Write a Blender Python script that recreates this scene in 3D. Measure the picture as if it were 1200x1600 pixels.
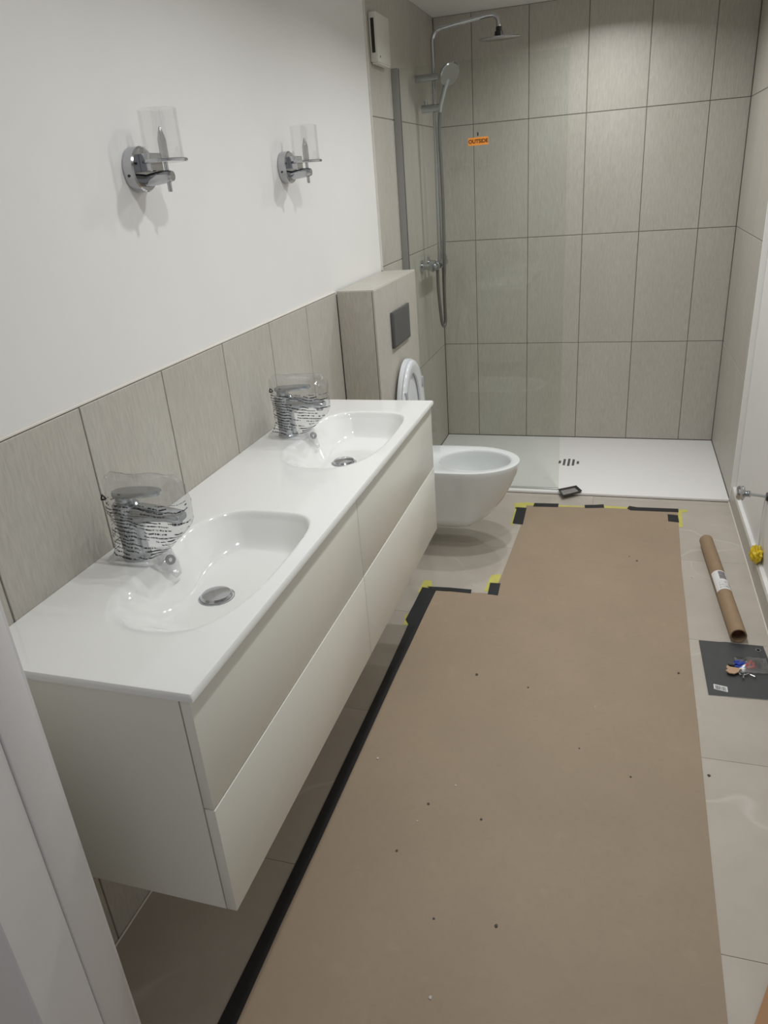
import bpy, bmesh, math, random
from mathutils import Vector, Matrix, noise
random.seed(7)
for o in list(bpy.data.objects): bpy.data.objects.remove(o)
S = bpy.context.scene
COL = S.collection
PI = math.pi

# ------------------------------------------------------------------ camera
cam = bpy.data.cameras.new('camera'); camo = bpy.data.objects.new('camera', cam); COL.objects.link(camo)
camo.location = (1.0249, 0.0796, 1.5477)
camo.rotation_euler = (1.1486, 0.0729, 0.2921)
cam.sensor_width = 36; cam.sensor_fit = 'AUTO'; cam.lens = 36 * 1146.35 / 1600
cam.clip_start = 0.02
S.camera = camo
# ------------------------------------------------------------------ world, light, exposure
W = bpy.data.worlds.new('world'); S.world = W; W.use_nodes = True
W.node_tree.nodes['Background'].inputs[0].default_value = (0.70, 0.70, 0.72, 1)
W.node_tree.nodes['Background'].inputs[1].default_value = 0.46
vs = S.view_settings
vs.view_transform = 'Standard'; vs.look = 'None'; vs.gamma = 1; vs.use_curve_mapping = False
vs.exposure = -0.06
CEIL = 2.32
def downlight(x, y, power, col=(0.975, 0.995, 1.0), spread=149):
    l = bpy.data.lights.new('ceiling_spot', 'AREA'); l.shape = 'DISK'; l.size = 0.06
    l.energy = power; l.color = col; l.spread = math.radians(spread)
    o = bpy.data.objects.new('ceiling_spot', l); o.location = (x, y, CEIL - 0.004); COL.objects.link(o)
for x, y, p in [(0.80, 1.26, 4.6), (0.80, 1.93, 5.0), (0.86, 2.80, 6.6), (0.86, 3.45, 5.4), (0.90, 4.12, 5.6)]:
    downlight(x, y, p)

# ------------------------------------------------------------------ helpers
ORG = {}
def setp(o, label=None, cat=None, group=None, kind=None):
    if label: o['label'] = label
    if cat: o['category'] = cat
    if group: o['group'] = group
    if kind: o['kind'] = kind
    return o
def empty(name, loc, label, cat, group=None):
    o = bpy.data.objects.new(name, None); COL.objects.link(o); o.location = loc
    o.empty_display_size = 0.05
    ORG[o.name] = Vector(loc)
    return setp(o, label, cat, group)
def copy_tree(o, parent=None):
    c = o.copy(); COL.objects.link(c); c.parent = parent
    for ch in list(o.children): copy_tree(ch, c)
    return c

class MB:
    def __init__(s): s.bm = bmesh.new()
    def box(s, a, b, bev=0.0, seg=1):
        r = bmesh.ops.create_cube(s.bm, size=1.0)
        c = [(a[i] + b[i]) / 2 for i in range(3)]; d = [abs(b[i] - a[i]) for i in range(3)]
        for v in r['verts']: v.co = Vector([c[i] + v.co[i] * d[i] for i in range(3)])
        if bev > 0:
            es = list({e for v in r['verts'] for e in v.link_edges})
            bmesh.ops.bevel(s.bm, geom=es, offset=bev, segments=seg, profile=0.5, affect='EDGES')
        return s
    def loft(s, rings, cap0=True, cap1=True, closed=True):
        V = [[s.bm.verts.new(p) for p in r] for r in rings]
        n = len(V[0])
        for a, b in zip(V, V[1:]):
            for i in range(n if closed else n - 1):
                j = (i + 1) % n
                try: s.bm.faces.new((a[i], a[j], b[j], b[i]))
                except ValueError: pass
        if cap0: s.bm.faces.new(list(reversed(V[0])))
        if cap1: s.bm.faces.new(V[-1])
        return s
    def tube(s, path, r, seg=12, cap=True):
        path = [Vector(p) for p in path]; n = len(path)
        rr = r if isinstance(r, (list, tuple)) else [r] * n
        rings = []; up = None
        for i, p in enumerate(path):
            t = (path[min(i + 1, n - 1)] - path[max(i - 1, 0)]).normalized()
            if up is None:
                up = Vector((0, 0, 1)) if abs(t.z) < 0.9 else Vector((1, 0, 0))
            u = (up - t * up.dot(t)).normalized(); w = t.cross(u); up = u
            rings.append([p + (u * math.cos(2*PI*k/seg) + w * math.sin(2*PI*k/seg)) * rr[i] for k in range(seg)])
        return s.loft(rings, cap, cap)
    def lathe(s, prof, c, axis='z', seg=32, cap=True):
        rings = []
        c = Vector(c)
        for r, h in prof:
            ring = []
            for k in range(seg):
                a = 2*PI*k/seg; x, y = r*math.cos(a), r*math.sin(a)
                ring.append(c + (Vector((x, y, h)) if axis == 'z' else Vector((h, x, y)) if axis == 'x' else Vector((y, h, x))))
            rings.append(ring)
        return s.loft(rings, cap, cap)
    def prism(s, pts, z0, z1):
        a = [s.bm.verts.new((p[0], p[1], z0)) for p in pts]; b = [s.bm.verts.new((p[0], p[1], z1)) for p in pts]
        n = len(pts)
        s.bm.faces.new(list(reversed(a))); s.bm.faces.new(b)
        for i in range(n): s.bm.faces.new((a[i], a[(i+1) % n], b[(i+1) % n], b[i]))
        return s
    def quad(s, *p):
        s.bm.faces.new([s.bm.verts.new(q) for q in p]); return s
    def build(s, name, mat, parent=None, smooth=35, loc=None, label=None, cat=None, group=None, kind=None):
        off = Vector((0, 0, 0))
        if parent is not None: off = ORG.get(parent.name, Vector((0, 0, 0)))
        elif loc is not None: off = Vector(loc)
        bm = s.bm
        bmesh.ops.recalc_face_normals(bm, faces=bm.faces)
        for v in bm.verts: v.co -= off
        me = bpy.data.meshes.new(name); bm.to_mesh(me); bm.free()
        if smooth:
            for p in me.polygons: p.use_smooth = True
            me.set_sharp_from_angle(angle=math.radians(smooth))
        me.materials.append(mat)
        o = bpy.data.objects.new(name, me); COL.objects.link(o)
        if parent is not None: o.parent = parent
        elif loc is not None: o.location = loc
        ORG[o.name] = off
        return setp(o, label, cat, group, kind)

# ------------------------------------------------------------------ materials
class NT:
    def __init__(s, name):
        s.m = bpy.data.materials.new(name); s.m.use_nodes = True; s.t = s.m.node_tree
        s.p = s.t.nodes['Principled BSDF']; s.out = s.t.nodes['Material Output']
    def n(s, typ, **kw):
        d = s.t.nodes.new(typ)
        for k, v in kw.items(): setattr(d, k, v)
        return d
    def l(s, a, b): s.t.links.new(a, b)
    def coords(s, scale=(1, 1, 1), jitter=False, kind='Object'):
        tc = s.n('ShaderNodeTexCoord'); mp = s.n('ShaderNodeMapping'); mp.inputs['Scale'].default_value = scale
        if jitter:
            oi = s.n('ShaderNodeObjectInfo'); mu = s.n('ShaderNodeMath', operation='MULTIPLY'); mu.inputs[1].default_value = 37.0
            s.l(oi.outputs['Random'], mu.inputs[0])
            ad = s.n('ShaderNodeVectorMath', operation='ADD')
            s.l(tc.outputs[kind], ad.inputs[0]); s.l(mu.outputs[0], ad.inputs[1]); s.l(ad.outputs[0], mp.inputs['Vector'])
        else: s.l(tc.outputs[kind], mp.inputs['Vector'])
        return mp.outputs['Vector']
    def noise(s, vec, scale, detail=3, rough=0.5):
        t = s.n('ShaderNodeTexNoise'); t.inputs['Scale'].default_value = scale; t.inputs['Detail'].default_value = detail
        t.inputs['Roughness'].default_value = rough; s.l(vec, t.inputs['Vector']); return t.outputs['Fac']
    def ramp(s, fac, stops):
        r = s.n('ShaderNodeValToRGB'); e = r.color_ramp.elements
        e[0].position, e[0].color = stops[0][0], (*stops[0][1], 1)
        e[1].position, e[1].color = stops[-1][0], (*stops[-1][1], 1)
        for p, c in stops[1:-1]:
            x = e.new(p); x.color = (*c, 1)
        s.l(fac, r.inputs[0]); return r.outputs['Color']
    def bump(s, fac, strength, dist):
        b = s.n('ShaderNodeBump'); b.inputs['Strength'].default_value = strength; b.inputs['Distance'].default_value = dist
        s.l(fac, b.inputs['Height']); s.l(b.outputs[0], s.p.inputs['Normal'])
    def mix(s, fac, a, b):
        m = s.n('ShaderNodeMix', data_type='RGBA')
        if isinstance(fac, float): m.inputs[0].default_value = fac
        else: s.l(fac, m.inputs[0])
        for v, i in ((a, 6), (b, 7)):
            if isinstance(v, tuple): m.inputs[i].default_value = (*v, 1)
            else: s.l(v, m.inputs[i])
        return m.outputs[2]
def plain(name, col, rough=0.5, metal=0.0, var=0.03, coat=0.0, bump=0.0, scale=30):
    t = NT(name); c = t.coords(); f = t.noise(c, scale, 4)
    lo = tuple(max(0, x * (1 - var)) for x in col); hi = tuple(min(1, x * (1 + var)) for x in col)
    t.l(t.ramp(f, [(0.3, lo), (0.7, hi)]), t.p.inputs['Base Color'])
    t.p.inputs['Roughness'].default_value = rough; t.p.inputs['Metallic'].default_value = metal
    t.p.inputs['Coat Weight'].default_value = coat; t.p.inputs['Coat Roughness'].default_value = 0.05
    if bump: t.bump(f, bump, 0.002)
    return t.m
def wall_tile(name, base, contrast=0.085, bump=0.8):
    t = NT(name)
    c = t.coords((150, 150, 24), True); dn = t.noise(t.coords((40, 40, 25), True), 1.0, 2)
    ad0 = t.n('ShaderNodeVectorMath', operation='ADD'); mu0 = t.n('ShaderNodeMath', operation='MULTIPLY'); mu0.inputs[1].default_value = 1.6
    cx0 = t.n('ShaderNodeCombineXYZ'); t.l(dn, mu0.inputs[0]); t.l(c, ad0.inputs[0]); t.l(mu0.outputs[0], cx0.inputs[0]); t.l(mu0.outputs[0], cx0.inputs[1]); t.l(cx0.outputs[0], ad0.inputs[1])
    f = t.noise(ad0.outputs[0], 1.0, 5, 0.6)
    c2 = t.coords((3, 3, 1.2), True); f2 = t.noise(c2, 1.5, 3)
    c3 = t.coords((60, 60, 9), True); f3 = t.noise(c3, 1.0, 3)
    lo = tuple(x * (1 - contrast) for x in base); hi = tuple(x * (1 + contrast) for x in base)
    colr = t.ramp(f, [(0.32, lo), (0.5, base), (0.68, hi)])
    warm = t.ramp(f2, [(0.3, (0.97, 0.95, 0.93)), (0.7, (1.02, 1.02, 1.02))])
    mm = t.n('ShaderNodeMix', data_type='RGBA', blend_type='MULTIPLY'); mm.inputs[0].default_value = 1
    t.l(colr, mm.inputs[6]); t.l(warm, mm.inputs[7]); t.l(mm.outputs[2], t.p.inputs['Base Color'])
    t.p.inputs['Roughness'].default_value = 0.42
    ad = t.n('ShaderNodeMath', operation='ADD'); t.l(f, ad.inputs[0])
    mu = t.n('ShaderNodeMath', operation='MULTIPLY'); mu.inputs[1].default_value = 0.5; t.l(f3, mu.inputs[0]); t.l(mu.outputs[0], ad.inputs[1])
    t.bump(ad.outputs[0], bump, 0.0016)
    return t.m
def floor_tile(name):
    t = NT(name); c = t.coords((1, 1, 1), True)
    f = t.noise(c, 5.0, 5, 0.6)
    base = t.ramp(f, [(0.3, (0.455, 0.41, 0.35)), (0.7, (0.53, 0.48, 0.42))])
    d = t.n('ShaderNodeTexNoise'); d.inputs['Scale'].default_value = 2.2; d.inputs['Detail'].default_value = 1.5; t.l(c, d.inputs['Vector'])
    s_ = t.n('ShaderNodeMath', operation='SUBTRACT'); s_.inputs[1].default_value = 0.5; t.l(d.outputs['Fac'], s_.inputs[0])
    a = t.n('ShaderNodeMath', operation='ABSOLUTE'); t.l(s_.outputs[0], a.inputs[0])
    vein = t.ramp(a.outputs[0], [(0.0, (1, 1, 1)), (0.008, (0, 0, 0))])
    f4 = t.noise(c, 3.3, 2); gate = t.ramp(f4, [(0.44, (0, 0, 0)), (0.60, (0.42, 0.42, 0.42))])
    mu = t.n('ShaderNodeMix', data_type='RGBA', blend_type='MULTIPLY'); mu.inputs[0].default_value = 1
    t.l(vein, mu.inputs[6]); t.l(gate, mu.inputs[7])
    t.l(t.mix(mu.outputs[2], base, (0.70, 0.66, 0.61)), t.p.inputs['Base Color'])
    t.p.inputs['Roughness'].default_value = 0.33
    return t.m
def clear(name, tint, gloss_col=(1, 1, 1), rough=0.0, ior=1.5, bump=None, extra=0.0):
    t = NT(name); t.t.nodes.remove(t.p)
    tr = t.n('ShaderNodeBsdfTransparent'); tr.inputs[0].default_value = (*tint, 1)
    gl = t.n('ShaderNodeBsdfGlossy'); gl.inputs['Roughness'].default_value = rough; gl.inputs['Color'].default_value = (*gloss_col, 1)
    # Schlick reflectance on either side of the sheet
    fr = t.n('ShaderNodeLayerWeight')
    pw = t.n('ShaderNodeMath', operation='POWER'); pw.inputs[1].default_value = 5.0; t.l(fr.outputs['Facing'], pw.inputs[0])
    f0 = ((ior - 1) / (ior + 1)) ** 2
    ma = t.n('ShaderNodeMath', operation='MULTIPLY_ADD'); ma.inputs[1].default_value = 1 - f0; ma.inputs[2].default_value = f0; t.l(pw.outputs[0], ma.inputs[0])
    fac = ma.outputs[0]
    if extra:
        ad = t.n('ShaderNodeMath', operation='ADD'); ad.inputs[1].default_value = extra; t.l(fac, ad.inputs[0]); fac = ad.outputs[0]
    if bump:
        c = t.coords(); f = t.noise(c, bump[0], 4); b = t.n('ShaderNodeBump'); b.inputs['Strength'].default_value = bump[1]; b.inputs['Distance'].default_value = 0.004
        t.l(f, b.inputs['Height']); t.l(b.outputs[0], gl.inputs['Normal']); t.l(b.outputs[0], fr.inputs['Normal'])
    mx = t.n('ShaderNodeMixShader'); t.l(fac, mx.inputs[0]); t.l(tr.outputs[0], mx.inputs[1]); t.l(gl.outputs[0], mx.inputs[2])
    t.l(mx.outputs[0], t.out.inputs['Surface'])
    return t.m
M = {}
M['paint'] = plain('white_paint', (0.80, 0.79, 0.77), 0.6, var=0.008, scale=8, bump=0.02)
M['ceil'] = plain('ceiling_paint', (0.80, 0.79, 0.77), 0.7, var=0.008)
M['frame'] = plain('door_frame_paint', (0.80, 0.79, 0.79), 0.35, var=0.01)
M['tile'] = wall_tile('wall_tile', (0.49, 0.464, 0.415))
M['grout'] = plain('grout', (0.20, 0.185, 0.16), 0.9, var=0.1)
M['floor_tile'] = floor_tile('floor_tile')
M['floor_grout'] = plain('floor_grout', (0.44, 0.40, 0.35), 0.9, var=0.05)
M['ceramic'] = plain('white_ceramic', (0.86, 0.86, 0.84), 0.08, var=0.004, coat=0.3)
M['toilet'] = plain('toilet_ceramic', (0.76, 0.78, 0.77), 0.07, var=0.004, coat=0.3)
M['seat'] = plain('seat_plastic', (0.72, 0.74, 0.76), 0.15, var=0.004)
M['lacquer'] = plain('lacquer', (0.83, 0.82, 0.745), 0.28, var=0.004)
M['tray'] = plain('shower_tray', (0.87, 0.855, 0.84), 0.45, var=0.01, bump=0.05, scale=120)
M['chrome'] = plain('chrome', (0.52, 0.53, 0.55), 0.14, metal=1.0, var=0.01)
M['chrome_dull'] = plain('chrome_dull', (0.50, 0.52, 0.54), 0.22, metal=1.0, var=0.02)
M['alu'] = plain('profile_aluminium', (0.33, 0.33, 0.315), 0.4, metal=0.35, var=0.02)
M['black'] = plain('black_plastic', (0.02, 0.02, 0.02), 0.45, var=0.05)
M['black_tape'] = plain('black_tape', (0.014, 0.015, 0.018), 0.55, var=0.1, bump=0.1, scale=60)
M['yellow_tape'] = plain('yellow_tape', (0.58, 0.54, 0.13), 0.6, var=0.08)
M['yellow'] = plain('yellow_plastic', (0.72, 0.52, 0.02), 0.35, var=0.2, scale=80)
M['hose'] = plain('shower_hose', (0.20, 0.20, 0.19), 0.35, metal=0.7, var=0.1, scale=300)
M['dark_grey'] = plain('flush_plate', (0.085, 0.085, 0.085), 0.35, var=0.03)
M['leaflet'] = plain('leaflet_print', (0.060, 0.062, 0.064), 0.5, var=0.05)
M['white_paper'] = plain('white_paper', (0.75, 0.74, 0.73), 0.7, var=0.02)
M['orange'] = plain('orange_sticker', (0.85, 0.30, 0.035), 0.5, var=0.03)
M['ink'] = plain('dark_ink', (0.10, 0.035, 0.01), 0.7, var=0.05)
M['black_ink'] = plain('black_ink', (0.02, 0.02, 0.02), 0.7, var=0.05)
M['vent'] = plain('vent_plastic', (0.66, 0.64, 0.58), 0.4, var=0.01)
M['red'] = plain('red_plastic', (0.55, 0.05, 0.06), 0.35, var=0.1)
M['blue'] = plain('blue_plastic', (0.02, 0.06, 0.42), 0.35, var=0.1)
M['steel'] = plain('steel', (0.6, 0.6, 0.6), 0.25, metal=1, var=0.05)
M['caulk'] = plain('caulk', (0.74, 0.70, 0.64), 0.5, var=0.02)
M['crumb_dark'] = plain('crumb_dark', (0.10, 0.085, 0.07), 0.9, var=0.2)
M['crumb_light'] = plain('crumb_light', (0.62, 0.58, 0.52), 0.9, var=0.2)
M['cable'] = plain('pale_cable', (0.60, 0.60, 0.60), 0.5, var=0.05)
M['glass'] = clear('shower_glass', (0.945, 0.962, 0.948), ior=1.35)
M['shade'] = clear('lamp_glass', (0.98, 0.982, 0.982), ior=1.6, rough=0.03, extra=0.03)
M['film'] = clear('plastic_film', (0.93, 0.935, 0.94), rough=0.12, ior=1.45, bump=(38, 0.9), extra=0.05)
M['dark_slot'] = plain('dark_slot', (0.03, 0.028, 0.025), 0.9, var=0.1)
M['slot_grey'] = plain('drain_slot', (0.10, 0.10, 0.095), 0.6, var=0.1)
def kraft_mat(name, base):
    t = NT(name); c = t.coords()
    f = t.noise(c, 2.2, 4, 0.6); f2 = t.noise(c, 55, 4, 0.6); f3 = t.noise(c, 14, 3)
    col = t.ramp(f, [(0.3, tuple(x * 0.93 for x in base)), (0.7, tuple(x * 1.06 for x in base))])
    col = t.mix(t.ramp(f2, [(0.30, (0.10, 0.10, 0.10)), (0.5, (0, 0, 0))]), col, tuple(x * 0.6 for x in base))
    col = t.mix(t.ramp(f3, [(0.62, (0, 0, 0)), (0.8, (0.35, 0.35, 0.35))]), col, tuple(min(1, x * 1.25) for x in base))
    t.l(col, t.p.inputs['Base Color']); t.p.inputs['Roughness'].default_value = 0.62
    t.bump(f2, 0.12, 0.001)
    return t.m
M['kraft'] = kraft_mat('kraft_paper', (0.345, 0.262, 0.182))
M['cardboard'] = kraft_mat('cardboard', (0.31, 0.21, 0.125))
M['board'] = kraft_mat('brown_board', (0.40, 0.215, 0.105))
def print_mat():
    # rows of tiny illegible printed words that wave with the crumpled film
    t = NT('bag_print'); t.t.nodes.remove(t.p)
    tc = t.n('ShaderNodeTexCoord'); sp = t.n('ShaderNodeSeparateXYZ'); t.l(tc.outputs['Object'], sp.inputs[0])
    wv = t.noise(t.coords((14, 14, 6)), 1.0, 2)
    def math_(op, a, b):
        m = t.n('ShaderNodeMath', operation=op)
        for i, v in enumerate((a, b)):
            if isinstance(v, (int, float)): m.inputs[i].default_value = v
            else: t.l(v, m.inputs[i])
        return m.outputs[0]
    h = math_('ADD', math_('ADD', sp.outputs['Z'], math_('MULTIPLY', wv, 0.022)), math_('MULTIPLY', sp.outputs['X'], 0.07))
    row = math_('MULTIPLY', h, 1 / 0.0080)
    fr = math_('FRACT', row, 0); fl = math_('FLOOR', row, 0)
    line = math_('LESS_THAN', fr, 0.36)
    along = math_('ADD', sp.outputs['X'], math_('MULTIPLY', sp.outputs['Y'], -1.0))
    cb = t.n('ShaderNodeCombineXYZ'); t.l(math_('MULTIPLY', along, 620.0), cb.inputs[0]); t.l(math_('MULTIPLY', fl, 7.3), cb.inputs[1])
    wd = math_('GREATER_THAN', t.noise(cb.outputs[0], 1.0, 1), 0.45)
    cb2 = t.n('ShaderNodeCombineXYZ'); t.l(math_('MULTIPLY', along, 36.0), cb2.inputs[0]); t.l(math_('MULTIPLY', fl, 3.1), cb2.inputs[1])
    gap = math_('GREATER_THAN', t.noise(cb2.outputs[0], 1.0, 0), 0.42)
    fac = math_('MULTIPLY', math_('MULTIPLY', line, wd), math_('MULTIPLY', gap, 0.95))
    tr = t.n('ShaderNodeBsdfTransparent'); df = t.n('ShaderNodeBsdfDiffuse'); df.inputs[0].default_value = (0.03, 0.03, 0.035, 1)
    mx = t.n('ShaderNodeMixShader'); t.l(fac, mx.inputs[0]); t.l(tr.outputs[0], mx.inputs[1]); t.l(df.outputs[0], mx.inputs[2])
    t.l(mx.outputs[0], t.out.inputs['Surface']); return t.m
M['print'] = print_mat()
def label_mat():
    t = NT('tube_label_print'); c = t.coords((60, 60, 60)); f = t.noise(c, 1.6, 4, 0.7)
    t.l(t.ramp(f, [(0.40, (0.30, 0.27, 0.28)), (0.47, (0.72, 0.70, 0.69))]), t.p.inputs['Base Color']); t.p.inputs['Roughness'].default_value = 0.5
    return t.m
M['tube_label'] = label_mat()

# ------------------------------------------------------------------ the room
D = 4.576; XR = 1.59; XP = 1.614          # back wall tiles, right wall tiles, right wall paint
Y0 = 0.70                                # inner face of the door wall
PX = -0.008                              # painted left wall, tiles stand proud of it
G = 0.0036                               # joint width
T = 0.008
_tc = {}
def tile_obj(parent, name, mat, plane, a0, a1, b0, b1, face, sign, thick=T, bev=0.0012):
    """plane 'x': face at x, a=y, b=z; plane 'y': face at y, a=x, b=z; plane 'z': face at z, a=x, b=y"""
    w, h = round(a1 - a0, 4), round(b1 - b0, 4); key = (plane, sign, w, h, mat.name, thick)
    if key not in _tc:
        m = MB(); A, B = (-w/2, w/2), (-h/2, h/2); N = (-thick * sign, 0) if sign > 0 else (0, thick)
        if plane == 'x': m.box((N[0], A[0], B[0]), (N[1], A[1], B[1]), bev)
        elif plane == 'y': m.box((A[0], N[0], B[0]), (A[1], N[1], B[1]), bev)
        else: m.box((A[0], B[0], N[0]), (A[1], B[1], N[1]), bev)
        bm = m.bm; me = bpy.data.meshes.new(name); bm.to_mesh(me); bm.free(); me.materials.append(mat); _tc[key] = me
    o = bpy.data.objects.new(name, _tc[key]); COL.objects.link(o); o.parent = parent
    ca, cb = (a0 + a1) / 2, (b0 + b1) / 2
    loc = {'x': (face, ca, cb), 'y': (ca, face, cb), 'z': (ca, cb, face)}[plane]
    o.location = Vector(loc) - ORG[parent.name]
    return o
def grid(parent, plane, As, Bs, face, sign, mat=None, name='tile', jit=0.0004):
    mat = mat or M['tile']
    for a0, a1 in zip(As, As[1:]):
        for b0, b1 in zip(Bs, Bs[1:]):
            if a1 - a0 < 0.01 or b1 - b0 < 0.01: continue
            tile_obj(parent, name, mat, plane, a0 + G/2, a1 - G/2, b0 + G/2, b1 - G/2, face + sign * random.uniform(-jit, 0), sign)
def cuts(lo, hi, phase, step):
    k = math.ceil((lo - phase) / step + 1e-6); r = [lo]
    while phase + k * step < hi - 1e-6: r.append(phase + k * step); k += 1
    return r + [hi]
ZR = [0.002, 0.602, 1.202, 1.802, CEIL]
# floor
fl = MB().box((-0.1, -1.2, -0.10), (XP + 0.1, D + 0.1, -0.004)).build('floor', M['floor_grout'], kind='structure', smooth=0)
for a0, a1 in zip([0.0, 0.95, XR], [0.95, XR]):
    for b0, b1 in zip(cuts(-1.2, 3.69, 0.05, 0.6), cuts(-1.2, 3.69, 0.05, 0.6)[1:]):
        tile_obj(fl, 'floor_tile', M['floor_tile'], 'z', a0 + 0.0006, a1 - 0.0006, b0 + 0.0006, b1 - 0.0006, 0.0, 1, 0.004, 0.0003)
MB().box((-0.1, -0.2, CEIL), (XP + 0.1, D + 0.1, CEIL + 0.1)).build('ceiling', M['ceil'], kind='structure', smooth=0)
# back wall
wb = MB().box((-0.1, D + 0.003, -0.1), (XP + 0.1, D + 0.11, CEIL)).build('wall_back', M['grout'], kind='structure', smooth=0)
grid(wb, 'y', cuts(0.0, XR, 0.2038, 0.3), [0.016] + ZR[1:], D, -1)
# left wall
wl = MB().box((-0.11, -0.2, -0.1), (PX, D + 0.003, CEIL)).build('wall_left', M['paint'], kind='structure', smooth=0)
BY0, BY1, BXF, BZ = 2.765, 3.379, 0.149, 1.187
SY = cuts(Y0, BY0, 1.2643, 0.3)
MB().box((PX, Y0, 0.0), (-0.0022, BY0, 1.181)).build('grout', M['grout'], wl, smooth=0)
MB().box((PX, 3.386, 0.0), (-0.0022, D, CEIL)).build('grout', M['grout'], wl, smooth=0)
grid(wl, 'x', SY, [0.0, 0.602, 1.182], 0.0, 1)
MB().box((0.0, Y0, 0.0), (0.005, BY0, 0.005), 0.0015).build('caulk_bead', M['caulk'], wl)
MB().box((PX, Y0, 1.182), (-0.001, BY0, 1.187), 0.001).build('caulk_bead', M['caulk'], wl)
grid(wl, 'x', cuts(3.386, D - T, 3.686, 0.3), [0.016] + ZR[1:], 0.0, 1)
MB().box((PX, 3.381, BZ), (0.0, 3.386, CEIL)).build('tile_edge_trim', M['caulk'], wl, smooth=0)
# right wall: tiles in the shower, paint above a tiled skirting elsewhere
wr = MB().box((XP, -0.2, -0.1), (XP + 0.1, D + 0.003, CEIL)).build('wall_right', M['paint'], kind='structure', smooth=0)
MB().box((XR + 0.0022, 3.705, 0.0), (XP, D, CEIL)).build('grout', M['grout'], wr, smooth=0)
grid(wr, 'x', cuts(3.706, D - T, 3.976, 0.3), [0.016] + ZR[1:], XR, -1)
MB().box((XR, 3.698, 0.0), (XP, 3.706, CEIL), 0.001).build('tile_edge_trim', M['paint'], wr, smooth=0)
bb = MB().box((XR + 0.006, 0.7, 0.0), (XP, 3.698, 0.078)).build('baseboard_right', M['paint'], kind='structure', smooth=0)
for b0, b1 in zip(cuts(0.7, 3.698, 0.05, 0.6), cuts(0.7, 3.698, 0.05, 0.6)[1:]):
    tile_obj(bb, 'skirting_tile', M['tile'], 'x', b0 + 0.001, b1 - 0.001, 0.0, 0.080, XR, -1)
MB().box((XR + 0.008, 0.7, 0.078), (XP, 3.698, 0.0805), 0.0008).build('skirting_ledge', M['paint'], bb)
MB().box((XR - 0.005, 0.7, 0.0), (XR, 3.69, 0.005), 0.0015).build('caulk_bead', M['caulk'], bb)
# toilet installation box
bx = MB().box((0.0, BY0 + T, 0.0), (BXF - T, BY1 - T, BZ - T)).build('wall_toilet_box', M['grout'], kind='structure', smooth=0)
bc = (BY0 + BY1) / 2
grid(bx, 'x', [BY0, bc, BY1], [0.0, 0.602, BZ - T * 0.2], BXF, 1)
grid(bx, 'y', [0.0, BXF - T], [0.0, 0.602, BZ - T * 0.2], BY0, -1)
grid(bx, 'y', [0.0, BXF - T], [0.0, 0.602, BZ - T * 0.2], BY1, 1)
grid(bx, 'z', [0.0, BXF], [BY0, bc + 0.2, BY1], BZ, 1)
# door wall with its opening and the white door frame at left
FX = 0.29
wf = MB()
wf.box((PX, 0.55, 0.0), (FX - 0.02, Y0, CEIL)); wf.box((1.33, 0.55, 0.0), (XP, Y0, CEIL)); wf.box((FX - 0.02, 0.55, 2.06), (1.33, Y0, CEIL))
wf.build('wall_front', M['paint'], kind='structure', smooth=0)
tr = MB(); tr.box((FX - 0.02, 0.548, 0.0), (FX - 0.003, 0.64, 2.06), 0.002)
o1 = tr.build('trim_1', M['frame'], kind='structure')
MB().box((FX - 0.02, 0.64, 0.0), (FX, 0.700, 2.06), 0.003, 2).build('door_stop', M['frame'], o1)
MB().box((FX - 0.02, 0.700, 0.0), (FX - 0.004, 0.708, 2.06), 0.002).build('edge_bead', M['frame'], o1)
MB().box((1.31, 0.548, 0.0), (1.33, 0.70, 2.06), 0.002).build('trim_2', M['frame'], kind='structure')

# ------------------------------------------------------------------ shower tray, drain
t = empty('shower_tray', (0.8, 4.13, 0.0), 'low white shower tray under the glass screen along the back wall', 'shower tray')
MB().box((0.001, 3.69, 0.0005), (XR - 0.001, D - 0.001, 0.015), 0.004, 2).build('tray_slab', M['tray'], t)
dr = MB().lathe([(0.0, 0.0150), (0.072, 0.0150), (0.071, 0.0162), (0.0, 0.0163)], (0.797, 4.125, 0), seg=40, cap=False).build('drain_cover', M['tray'], t)
for i, (dx, hl) in enumerate([(-0.05, 0.022), (-0.025, 0.050), (0.0, 0.058), (0.025, 0.050), (0.05, 0.022)]):
    MB().box((0.797 + dx - 0.0065, 4.125 - hl, 0.0150), (0.797 + dx + 0.0065, 4.125 + hl, 0.0168), 0.0005).build('drain_slot', M['slot_grey'], dr)
# glass screen
t = empty('shower_screen', (0.38, 3.72, 0.016), 'frameless clear glass shower screen standing on the front edge of the tray', 'shower screen')
MB().box((0.006, 3.716, 0.018), (0.772, 3.724, 2.002), 0.001).build('glass_pane', M['glass'], t, smooth=0)
pm = MB(); pm.box((0.0005, 3.708, 0.017), (0.032, 3.714, 2.004), 0.001); pm.box((0.0005, 3.726, 0.017), (0.032, 3.732, 2.004), 0.001)
pm.build('wall_profile', M['alu'], t)
MB().box((0.032, 3.7095, 0.024), (0.0345, 3.7155, 2.0), 0.0005).build('gasket', M['dark_grey'], t)
MB().box((0.032, 3.712, 0.0155), (0.770, 3.728, 0.024), 0.002).build('bottom_seal', clear('seal', (0.85, 0.86, 0.85), rough=0.2, extra=0.1), t)
MB().box((0.378, 3.7155, 1.706), (0.384, 3.7165, 1.720)).build('ink_mark', M['black_ink'], t, smooth=0)
st = empty('warning_sticker', (0.382, 3.715, 1.684), 'small orange sticker reading OUTSIDE on the glass screen', 'sticker')
MB().box((0.337, 3.7148, 1.6685), (0.428, 3.7158, 1.7005)).build('sticker_sheet', M['orange'], st, smooth=0)
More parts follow.
